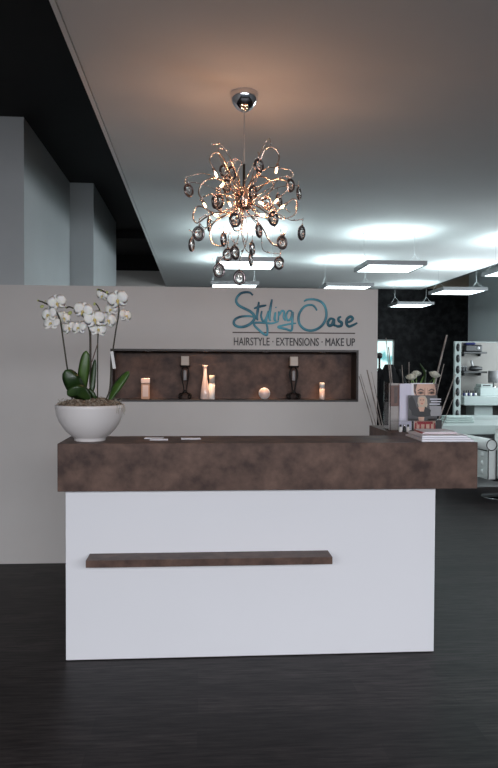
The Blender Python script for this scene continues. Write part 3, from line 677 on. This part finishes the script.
# curled tendrils without lamps
def tendril(pts, r=.0022, beads=True):
    P = smooth([hubp(pts[0]-HB)]+pts, 7); mb_ = MB().tube(P, r, 6); mb_.mi = 1
    for k in range(8, len(P), 5): mb_.ball(P[k]+Vector((0, 0, .003)), .0046, 8, 6)
    mb_.done('wire_tendril', ['rose', 'crystal'], cha)
    return P[-1]
rg = random.Random(11)
tend = [[(230,340,-.1),(200,260,-.16),(170,215,-.18),(140,215,-.18)], [(225,330,.1),(210,290,.14),(222,262,.15),(205,275,.15)], [(270,330,.1),(300,240,.15),(328,195,.16),(335,215,.16)],
 [(275,350,-.1),(310,300,-.18),(345,290,-.22),(400,300,-.24),(410,320,-.24)], [(215,360,-.1),(160,330,-.2),(110,310,-.25),(55,325,-.26),(50,345,-.26)], [(205,390,.1),(120,350,.2),(70,340,.24),(62,350,.24)],
 [(290,400,.12),(350,360,.22),(420,350,.28),(428,362,.28)], [(295,420,-.1),(350,440,-.16),(400,465,-.2),(442,462,-.22)], [(220,430,-.1),(150,470,-.18),(100,505,-.22),(65,500,-.22)],
 [(240,450,-.06),(236,500,-.1),(250,560,-.12),(265,575,-.12)], [(262,445,.06),(300,500,.14),(310,565,.18),(368,578,.2)], [(235,450,.1),(200,500,.16),(190,560,.18)],
 [(250,450,-.1),(258,520,-.16),(230,600,-.18),(231,635,-.18)], [(230,450,-.06),(222,540,-.1),(170,595,-.12),(163,608,-.12)], [(275,360,.04),(330,340,.05),(380,320,.06),(400,328,.06)], [(250,340,-.14),(262,310,-.2),(290,262,-.2),(300,268,-.2)],
 [(225,350,.0),(180,290,.02),(160,230,.03),(195,235,.03)],
 [(218,370,-.1),(190,355,-.16),(176,330,-.18),(190,312,-.18),(206,325,-.17),(200,342,-.16)], [(275,380,-.1),(300,395,-.16),(325,385,-.18),(338,408,-.18),(322,428,-.17),(305,412,-.16)],
 [(222,425,-.08),(180,435,-.16),(145,470,-.2),(118,450,-.22),(95,470,-.22),(118,492,-.2),(132,478,-.2)], [(285,430,.05),(330,470,.1),(352,490,.12),(340,455,.12),(372,425,.14),(400,440,.14)],
 [(270,350,.1),(290,300,.14),(282,268,.15),(300,262,.15),(306,282,.15)], [(232,345,-.06),(226,300,-.1),(240,275,-.1),(215,262,-.1),(190,275,-.1)],
 [(285,385,.1),(330,360,.2),(362,330,.24),(390,318,.25),(405,335,.25),(392,352,.24)], [(215,385,-.12),(150,380,-.22),(118,385,-.26),(100,400,-.26)],
 [(245,445,.02),(240,505,.02),(252,545,.02),(238,570,.02)], [(230,440,.02),(205,480,.05),(205,530,.06),(225,545,.06)]]
for t_s in tend: tendril([z1(*q) for q in t_s])
# pendants
def pendant_proto():
    p = MB().torus((0, 0, 0), .0235, .029, .0062, n=28, seg=8).done('crystal_pendant', 'smoke', cha)
    MB().lathe([(0, -.0045), (.010, -.0042), (.020, -.002), (.0205, 0), (.020, .002), (.010, .0042), (0, .0045)], (0, 0, 0), 20, 1, 1.25, ax=Matrix.Rotation(R(90), 3, 'X')).done('glass_disc', 'smoke_glass', p)
    MB().lathe([(0, -.012), (.006, -.006), (.0075, 0), (.004, .008), (0, .015)], (0, -.006, -.002), 8).done('crystal_drop', 'crystal', p)
    MB().tube([Vector((0, 0, .034)), Vector((0, 0, .058))], .0011, 5).torus((0, 0, .061), .004, .004, .0012, n=10, seg=5).ball((0, 0, .038), .005, 8, 6).done('hanger', 'rose', p)
    return p
PP = None
pend = [(62,367,.24,35),(150,403,-.2,60),(165,405,-.05,-50),(188,352,-.1,40),(180,303,.1,30),(95,510,-.22,15),(72,547,.05,65),(178,530,-.05,62),(192,580,.18,-20),(216,573,-.1,40),(163,632,-.12,10),(231,657,-.18,5),(216,465,-.2,15),(295,500,-.15,55),(322,410,-.1,20),(343,460,-.2,30),(372,540,.05,20),(273,560,-.12,65),(268,598,.1,70),(362,608,.2,20),(437,508,-.22,50),(400,350,.06,40),(428,377,.28,62),(295,285,-.2,35),(275,375,-.2,45),(240,395,-.2,70),(130,480,.0,75),(205,310,.0,40),(362,400,.2,55)]
for i, (x, y, dy, rz) in enumerate(pend):
    if PP is None: q = PP = pendant_proto()
    else:
        q = PP.copy(); C.objects.link(q); q.parent = cha
        for c_ in PP.children:
            d_ = c_.copy(); C.objects.link(d_); d_.parent = q
    q.scale = (1.1,)*3; q.location = z1(x, y, dy); q.rotation_euler = (R((i*53) % 14-7), R((i*31) % 16-8), R(rz))
for p in lamps:
    ld = bpy.data.lights.new('halogen_light', 'POINT'); ld.energy = .85; ld.color = (1, .52, .30); ld.shadow_soft_size = .012
    lo = bpy.data.objects.new('halogen_light', ld); C.objects.link(lo); lo.location = p

# ------------------------------------------------------------------ hanging panel luminaires
PZ = 2.605
def panel(x, y, label, proto=[None]):
    if proto[0] is None:
        o = thing('pendant_luminaire', label, 'ceiling light', (x, y, PZ), 0, 'square panel lights hanging from the white ceiling'); h = .32
        MB().box((-h, -h, .004), (h, -h+.03, .05)).box((-h, h-.03, .004), (h, h, .05)).box((-h, -h+.03, .004), (-h+.03, h-.03, .05)).box((h-.03, -h+.03, .004), (h, h-.03, .05)).done('housing', 'panel_metal', o)
        MB().box((-h+.03, -h+.03, .0045), (h-.03, h-.03, .012)).done('lower_diffuser', 'led', o)
        MB().box((-h+.05, -h+.05, .04), (h-.05, h-.05, .046)).done('upper_diffuser', 'led_up', o)
        for s in (-1, 1):
            top = ZW-PZ
            w = MB().tube([Vector((s*.28, 0, .16)), Vector((s*.28, 0, top))], .0015, 6).tube([Vector((s*.28, 0, .16)), Vector((s*.28, -.26, .05))], .0016, 5).tube([Vector((s*.28, 0, .16)), Vector((s*.28, .26, .05))], .0016, 5).done('suspension_cable', 'wire', o)
            MB().lathe([(0, top-.001), (.014, top-.001), (.014, top-.014), (.005, top-.02), (0, top-.02)], (s*.28, 0, 0), 12).done('cable_clip', 'chrome', w)
        proto[0] = o; return o
    o = dup(proto[0], (x, y, PZ)); o['label'] = label; return o
xs_ = lambda u, v, y: at(u, v, y).x
panel(xs_(396.7, 265, 7.40), 7.70, 'large square panel light hanging just right of the sign, above the brochures')
panel(xs_(248, 262, 7.3), 7.6, 'panel light seen right behind the lowest chandelier crystals')
panel(xs_(235, 286, 9.4), 9.72, 'panel light grazing the partition top left of the sign')
panel(xs_(350, 286, 9.4), 9.72, 'panel light just above the partition top over the word Oase')
panel(xs_(465.6, 290, 9.75), 10.07, 'panel light before the corner of black wallpaper and right wall')
panel(xs_(416, 303, 12.05), 12.37, 'smallest and farthest panel light in front of the black wallpaper')
panel(xs_(504, 272, 7.6)+.32, 7.92, 'panel light cut by the right edge of the photo')

# ------------------------------------------------------------------ floor vase with reeds and roses behind the counter
VX, VY = at(405, 506, 5.2).x, 5.2
fa = thing('flower_arrangement', 'tall dried reeds and cream roses in a black floor vase behind the counter wing', 'flower arrangement', (VX, VY, 0))
MB().lathe([(0, 0), (.10, 0), (.11, .01), (.125, .15), (.12, .30), (.09, .43), (.075, .50), (.085, .55), (.08, .552), (.066, .50), (0, .46)], seg=32).done('vase', 'black_vase', fa)
vo = Vector((VX, VY, 0))
for i, (u, v, dy, r) in enumerate(((359, 376, 0, .0042), (360.5, 374, .06, .0034), (367, 370, -.03, .006), (371.5, 372, .05, .003), (388.5, 347, .05, .005), (386, 338, .1, .0032), (446.8, 335, 0, .0075), (444, 364, .06, .003), (455.5, 374, -.04, .005), (456, 392, .05, .003), (402, 365, .1, .003), (412, 372, .05, .003), (409, 362, .02, .003))):
    top = at(u, v, VY+dy)-vo; b_ = Vector((-.045+.007*i, .02*((i*7) % 3-1), .47))
    mid = b_.lerp(top, .5)+Vector((.006*((i*5) % 3-1), 0, 0))
    P = smooth([b_, mid, top], 8); MB().tube(P, [1.45*r*(1-.45*k/(len(P)-1)) for k in range(len(P))], 6).done('reed', 'reed', fa)
def rose_head(r):
    mb_ = MB(); mb_.ball((0, 0, .2*r), .55*r, 12, 8)
    for ring, (n, rad, tl) in enumerate(((4, .45, .15), (6, .72, .45), (7, .95, .85))):
        for k in range(n):
            a = 2*PI*k/n+ring*.5; d = Vector((math.cos(a), math.sin(a), 0)); u_ = Vector((0, 0, 1))
            mb_.blade([d*.15*r-u_*.6*r, d*rad*r-u_*.1*r, d*(rad+.25*tl)*r+u_*(.65-.5*tl)*r], lambda t: .5*r*max(.2, math.sin(PI*(.15+.75*t)))**.6, .0012, d.cross(u_), 4)
    return mb_
for i, (u, v, dy, r) in enumerate(((411.5, 377, -.05, .034), (434.5, 374.5, -.04, .036), (416.5, 373.5, .05, .030))):
    h = at(u, v, VY+dy)-vo
    f = rose_head(r).done('rose_head', 'rosepetal', fa, h, (.3, .2*(i-1), i))
    b_ = Vector((-.02+.02*i, -.01, .47))
    MB().tube(smooth([b_, b_.lerp(h, .5)+Vector((.01, 0, 0)), h-Vector((0, 0, .02))], 6), .0038, 6).done('rose_stem', 'green', fa)
for i, (u, v, dx, m_) in enumerate(((414, 381, -.02, 'green'), (421, 379, .01, 'green'), (429, 380, .03, 'leaf'), (425, 372, .0, 'leaf'), (432, 383, .02, 'green'), (423, 366, -.03, 'leaf'))):
    h = at(u, v, VY-.02)-vo
    MB().blade([h-Vector((0, 0, .10)), h-Vector((dx*.5, 0, .05)), h+Vector((dx, -.02, .02))], lambda t: .011*max(.1, math.sin(PI*(.1+.85*t))), .001, (1, .3, 0), 5).done('rose_leaf', m_, fa)

# ------------------------------------------------------------------ styling corner at the right
TZ = .80
vt = thing('makeup_table', 'long pale make-up table with a deep fascia behind the white armchair', 'table', (4.5, 9.4, 0))
tx0 = at(440, 425, 8.85).x
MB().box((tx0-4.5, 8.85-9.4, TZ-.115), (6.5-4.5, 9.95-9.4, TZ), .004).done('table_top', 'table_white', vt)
MB().box((tx0-4.5+.03, 9.80-9.4, .006), (6.45-4.5, 9.85-9.4, TZ-.116)).done('back_panel', 'panel_metal', vt)
for x in (tx0-4.5+.03, 1.9): MB().box((x, -.5, .006), (x+.05, .39, TZ-.116)).done('leg', 'panel_metal', vt)
YM = 9.78
mx0 = at(453.6, 400, YM).x; mx1 = mx0+1.25; mz1 = at(470, 341.5, YM).z
mm = thing('makeup_mirror', 'large make-up mirror in a white frame with a strip of bulb sockets', 'mirror', ((mx0+mx1)/2, YM, TZ))
mw = (mx1-mx0)/2; mh = mz1-TZ
MB().box((-mw+.09, .0, .0), (mw-.09, .012, mh-.012)).done('mirror_glass', 'mirror', mm)
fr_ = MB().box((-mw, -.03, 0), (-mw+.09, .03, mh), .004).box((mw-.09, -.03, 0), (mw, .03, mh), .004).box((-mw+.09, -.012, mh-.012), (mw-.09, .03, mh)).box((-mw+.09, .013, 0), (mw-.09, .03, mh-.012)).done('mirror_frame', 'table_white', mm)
SO = None
for s in (-1, 1):
    for k in range(7):
        if SO is None:
            o = SO = MB().lathe([(0, -.006), (.027, -.006), (.029, 0), (0, 0)], (0, 0, 0), 20, 1, 2.0, ax=Matrix.Rotation(R(90), 3, 'X')).ball((0, -.004, 0), .018, 12, 8).done('bulb_socket', 'black_plastic', mm)
            # the lathe's second axis becomes the vertical
        else: o = SO.copy(); C.objects.link(o); o.parent = mm
        o.location = (s*(mw-.045), -.031, mh-.085-k*.155)
# towel on the table
p = at(456, 419, 9.45)
tw = MB()
for k in range(3): tw.box((-.20+.01*k, -.11, .03*k), (.20-.012*k, .11, .03*k+.028), .012)
tag(tw.done('folded_towel', 'towel', None, (at(457, 421, 9.35).x, 9.35, TZ+.0005)), 'pale folded towel on the make-up table left of the mirror', 'towel')

# armchair
def armchair():
    t = thing('salon_armchair', 'white tufted salon armchair with black piping on a round chrome foot', 'armchair', (3.60, 8.22, 0), R(188))
    MB().lathe([(0, 0), (.235, 0), (.24, .006), (.23, .014), (.10, .026), (.05, .035), (0, .036)], seg=48).done('foot_plate', 'chrome', t)
    MB().lathe([(0, .036), (.045, .036), (.045, .10), (.032, .102), (.032, .235), (0, .235)], seg=24).done('pump_column', 'chrome', t)
    MB().box((-.24, -.26, .235), (.24, .26, .26)).done('seat_frame', 'black_plastic', t)
    MB().box((-.25, -.31, .261), (.25, .20, .47), .035).done('seat', 'leather', t)
    b_ = MB().box((-.245, .205, .262), (.245, .33, .80), .04)
    b_.tube([Vector((-.235, .285, .80)), Vector((.235, .285, .80))], .055, 14)
    b_ = b_.done('backrest', 'leather', t)
    for s in (-1, 1):
        x = s*.315
        a_ = MB().box((x-.055, -.31, .262), (x+.055, .30, .645), .015)
        a_.tube([Vector((x+s*.012, -.318, .655)), Vector((x+s*.012, .31, .66))], .068, 20)
        a_ = a_.done('armrest', 'leather', t)
        MB().torus((x+s*.012, -.320, .655), .062, .062, .006, n=28, seg=6).torus((x+s*.012, .312, .66), .062, .062, .006, n=28, seg=6).tube([Vector((x-.05, .306, .60)), Vector((x-.05, .306, .27))], .006, 6).tube([Vector((x+.05, .306, .60)), Vector((x+.05, .306, .27))], .006, 6).tube([Vector((x-.05, -.316, .60)), Vector((x-.05, -.316, .27))], .006, 6).tube([Vector((x+.05, -.316, .60)), Vector((x+.05, -.316, .27))], .006, 6).tube([Vector((x+s*.058, -.30, .592)), Vector((x+s*.058, .29, .592))], .006, 6).done('piping', 'piping', a_)
        bt = MB()
        for yy in (-.21, -.08, .05, .18):
            for zz__ in (.34, .44, .54): bt.ball((x+s*.056, yy, zz__), .030, 10, 6, (.5, 1, 1))
        bt.done('tufting', 'leather', a_)
    return t
armchair()

# black gown on a stand before the far window
gp = at(383, 400, 8.9)
gs = thing('coat_stand', 'slim black coat stand half hidden behind the partition edge', 'coat stand', (gp.x-.05, 8.9, 0))
MB().lathe([(0, 0), (.19, 0), (.19, .012), (.03, .03), (0, .03)], seg=32).done('base', 'iron', gs)
MB().tube([Vector((0, 0, .03)), Vector((0, 0, 1.66))], .013, 10).ball((0, 0, 1.68), .04, 14, 10).done('pole', 'iron', gs)
for k in range(4):
    a = k*PI/2+.5; d = Vector((math.cos(a), math.sin(a), 0)); MB().tube(smooth([Vector((0, 0, 1.52))+d*.01, Vector((0, 0, 1.50))+d*.06, Vector((0, 0, 1.56))+d*.10], 5), .007, 7).done('hook', 'iron', gs)
gw = MB(); rows = []
for j in range(15):
    z = 1.57-j*.062; t = j/14; w = .05+.085*min(1, t*5)+.05*t; d = .035+.05*min(1, t*4)+.03*t
    rows.append([gw.bm.verts.new((w*math.cos(2*PI*k/40)*(1+.10*t*math.sin(7*2*PI*k/40)), d*math.sin(2*PI*k/40)*(1+.14*t*math.sin(9*2*PI*k/40+1)), z)) for k in range(40)])
for a_, b_ in zip(rows, rows[1:]):
    for k in range(40): gw._face([a_[k], a_[(k+1) % 40], b_[(k+1) % 40], b_[k]], True)
gw._face(rows[0]); gw._face(rows[-1])
for s in (-1, 1): gw.tube(smooth([Vector((s*.10, 0, 1.50)), Vector((s*.17, -.03, 1.32)), Vector((s*.18, -.03, 1.05)), Vector((s*.17, -.04, .85))], 6), [.04]*6+[.045]*6+[.05]*7, 10)
tag(gw.done('salon_gown', 'cloth_black', None, (gp.x+.01, 8.66, 0)), 'black salon gown hanging in front of the bright far window', 'gown')

# ------------------------------------------------------------------ wall and furniture that the make-up mirror reflects
RY = 6.6                                       # this wall faces the mirror, out of the direct view
def mr(u, v, Y):                               # real point whose mirror image the photo shows at (u, v)
    p = at(u, v, 2*YM-Y); return Vector((p.x, Y, p.z))
ra, rb = mr(455, 380, RY), mr(510, 380, RY)
struct('wall_right.002', MB().box((3.9, RY-.1, 0), (XR-.002, RY, ZW-.006)), 'wall_dimmed')
def shelf(u0_, u1_, v, label):
    a_, b_ = mr(u0_, v, RY), mr(u1_, v, RY)
    t = thing('wall_shelf', label, 'shelf', ((a_.x+b_.x)/2, RY, a_.z), group='black wall shelves seen in the mirror'); w = (b_.x-a_.x)/2
    MB().box((-w, .001, -.03), (w, .24, 0), .002).done('shelf_board', 'black_plastic', t)
    for s in (-.7, .7): MB().box((s*w-.01, .001, -.08), (s*w+.01, .10, -.031)).done('bracket', 'black_plastic', t)
    return a_, b_, a_.z
a_, b_, z_ = shelf(459, 482, 352, 'upper black wall shelf mirrored with a dark blue device on it')
def rx_(u): return mr(u, 360, RY+.12).x
w = (rx_(480)-rx_(463))
t = thing('hood_steamer', 'dark blue and black appliance on the upper mirrored shelf', 'appliance', ((rx_(464)+rx_(480))/2, RY+.12, z_+.0005))
MB().box((-w/2, -.09, 0), (w/2, .09, .13), .02).done('casing', 'black_plastic', t); MB().box((-w/2+.01, -.08, .1305), (-w/2+.2, .08, .17), .02).done('lid', 'blue_plastic', t)
MB().lathe([(0, 0), (.03, 0), (.03, .006), (0, .008)], (w*.25, .0915, .07), 16, ax=Matrix.Rotation(R(-90), 3, 'X')).done('dial', 'cap_grey', t)
a_, b_, z_ = shelf(459, 482, 371.2, 'lower black wall shelf mirrored with a hair dryer on it')
t = thing('hair_dryer', 'dark hair dryer lying on the lower mirrored shelf', 'hair dryer', (rx_(475.5), RY+.12, z_+.0005))
MB().lathe([(0, -.11), (.035, -.11), (.045, -.08), (.05, 0), (.045, .05), (.03, .08), (.03, .12), (0, .12)], (0, 0, .052), 20, ax=Matrix.Rotation(R(90), 3, 'Y')).done('barrel', 'black_plastic', t)
MB().tube([Vector((-.05, 0, .08)), Vector((-.08, .0, .20))], .02, 12).done('handle', 'cap_grey', t)
for i, u in enumerate((461, 463.4, 465.8)):
    q = thing('spray_can', ['leftmost', 'middle', 'rightmost'][i]+' of three dark cans on the lower mirrored shelf', 'can', (rx_(u), RY+.12, z_+.0005), group='cans on the lower shelf')
    MB().lathe([(0, 0), (.022, 0), (.023, .003), (.023, .07), (.014, .08), (0, .08)], seg=16).done('can_body', 'black_plastic', q); MB().lathe([(0, .0805), (.012, .0805), (.012, .10), (0, .10)], seg=12).done('can_cap', 'cap_grey', q)
# pedestal desk with white drawer box, bottles, lamp
dz = mr(480, 396, RY+.5).z
d0, d1 = mr(460, 400, RY+.5).x, XR-.15
rd = thing('pedestal_desk', 'pale desk on a broad column, mirrored below the shelves', 'desk', ((d0+d1)/2, RY+.36, 0))
w = (d1-d0)/2
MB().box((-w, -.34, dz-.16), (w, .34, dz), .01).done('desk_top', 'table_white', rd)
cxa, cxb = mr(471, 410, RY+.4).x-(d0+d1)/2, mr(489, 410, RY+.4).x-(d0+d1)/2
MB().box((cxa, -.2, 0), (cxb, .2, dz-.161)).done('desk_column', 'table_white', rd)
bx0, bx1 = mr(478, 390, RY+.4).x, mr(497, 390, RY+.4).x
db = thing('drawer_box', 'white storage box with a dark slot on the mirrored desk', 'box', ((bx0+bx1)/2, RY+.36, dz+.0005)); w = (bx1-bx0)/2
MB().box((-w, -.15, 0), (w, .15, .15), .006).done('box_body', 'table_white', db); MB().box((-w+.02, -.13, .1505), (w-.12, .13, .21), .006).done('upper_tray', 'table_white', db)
MB().box((-w+.05, .1301, .175), (w-.16, .134, .198)).done('slot', 'black_plastic', db)
for i in range(6):
    u = 464+2.3*i
    q = thing('nail_bottle', 'small dark-capped bottle in the row on the mirrored desk', 'bottle', (mr(u, 392, RY+.5).x, RY+.5, dz+.0005), group='small bottles on the mirrored desk')
    MB().lathe([(0, 0), (.02, 0), (.02, .05), (.01, .055), (0, .055)], seg=14).done('bottle_body', 'white_plastic' if i % 2 else 'blue_plastic', q); MB().lathe([(0, .0555), (.012, .0555), (.010, .10), (0, .10)], seg=12).done('bottle_cap', 'black_plastic', q)
lp_ = thing('table_lamp', 'table lamp with a grey drum shade on the mirrored white box', 'lamp', (mr(496, 385, RY+.36).x-.0, RY+.36, dz+.2112 if False else dz+.1512), 0)
lp_.location.x = (bx0+bx1)/2+w-.05
MB().lathe([(0, 0), (.045, 0), (.045, .01), (.012, .02), (.012, .10), (0, .10)], seg=20).done('lamp_base', 'chrome', lp_); MB().lathe([(.09, .085), (.095, .085), (.095, .30), (.09, .30), (.09, .085)], seg=28).done('lamp_shade', 'shade', lp_)

# ------------------------------------------------------------------ light
def area(name, loc, rot, sx, sy_, energy, col, spread=PI):
    ld = bpy.data.lights.new(name, 'AREA'); ld.shape = 'RECTANGLE'; ld.size = sx; ld.size_y = sy_; ld.energy = energy; ld.color = col; ld.spread = spread
    o = bpy.data.objects.new(name, ld); C.objects.link(o); o.location = loc; o.rotation_euler = rot; return o
area('shop_window_daylight', (1.0, YF+.05, 2.40), (R(61), 0, 0), 10.0, .8, 190, (.91, .93, 1.0), R(96))
area('added_side_fill', (XR-.05, 8.9, 1.95), (0, R(90), 0), 1.7, 4.3, 260, (.86, .95, 1.0))  # added fill at the unseen side opening, lifts salon ceiling and pillar sides
for x, z in spots:
    ld = bpy.data.lights.new('niche_light', 'SPOT'); ld.energy = 9; ld.color = (1, .58, .34); ld.spot_size = R(50); ld.spot_blend = .6; ld.shadow_soft_size = .015
    o = bpy.data.objects.new('niche_light', ld); C.objects.link(o); o.location = (x, YW+.045, z-.012); o.rotation_euler = (R(6), 0, 0)
w = bpy.data.worlds.new('World'); sc.world = w; w.use_nodes = True
w.node_tree.nodes['Background'].inputs[0].default_value = (.75, .85, 1, 1); w.node_tree.nodes['Background'].inputs[1].default_value = .15
vs = sc.view_settings; vs.view_transform = 'Standard'; vs.look = 'None'; vs.gamma = 1; vs.exposure = 0; vs.use_curve_mapping = False
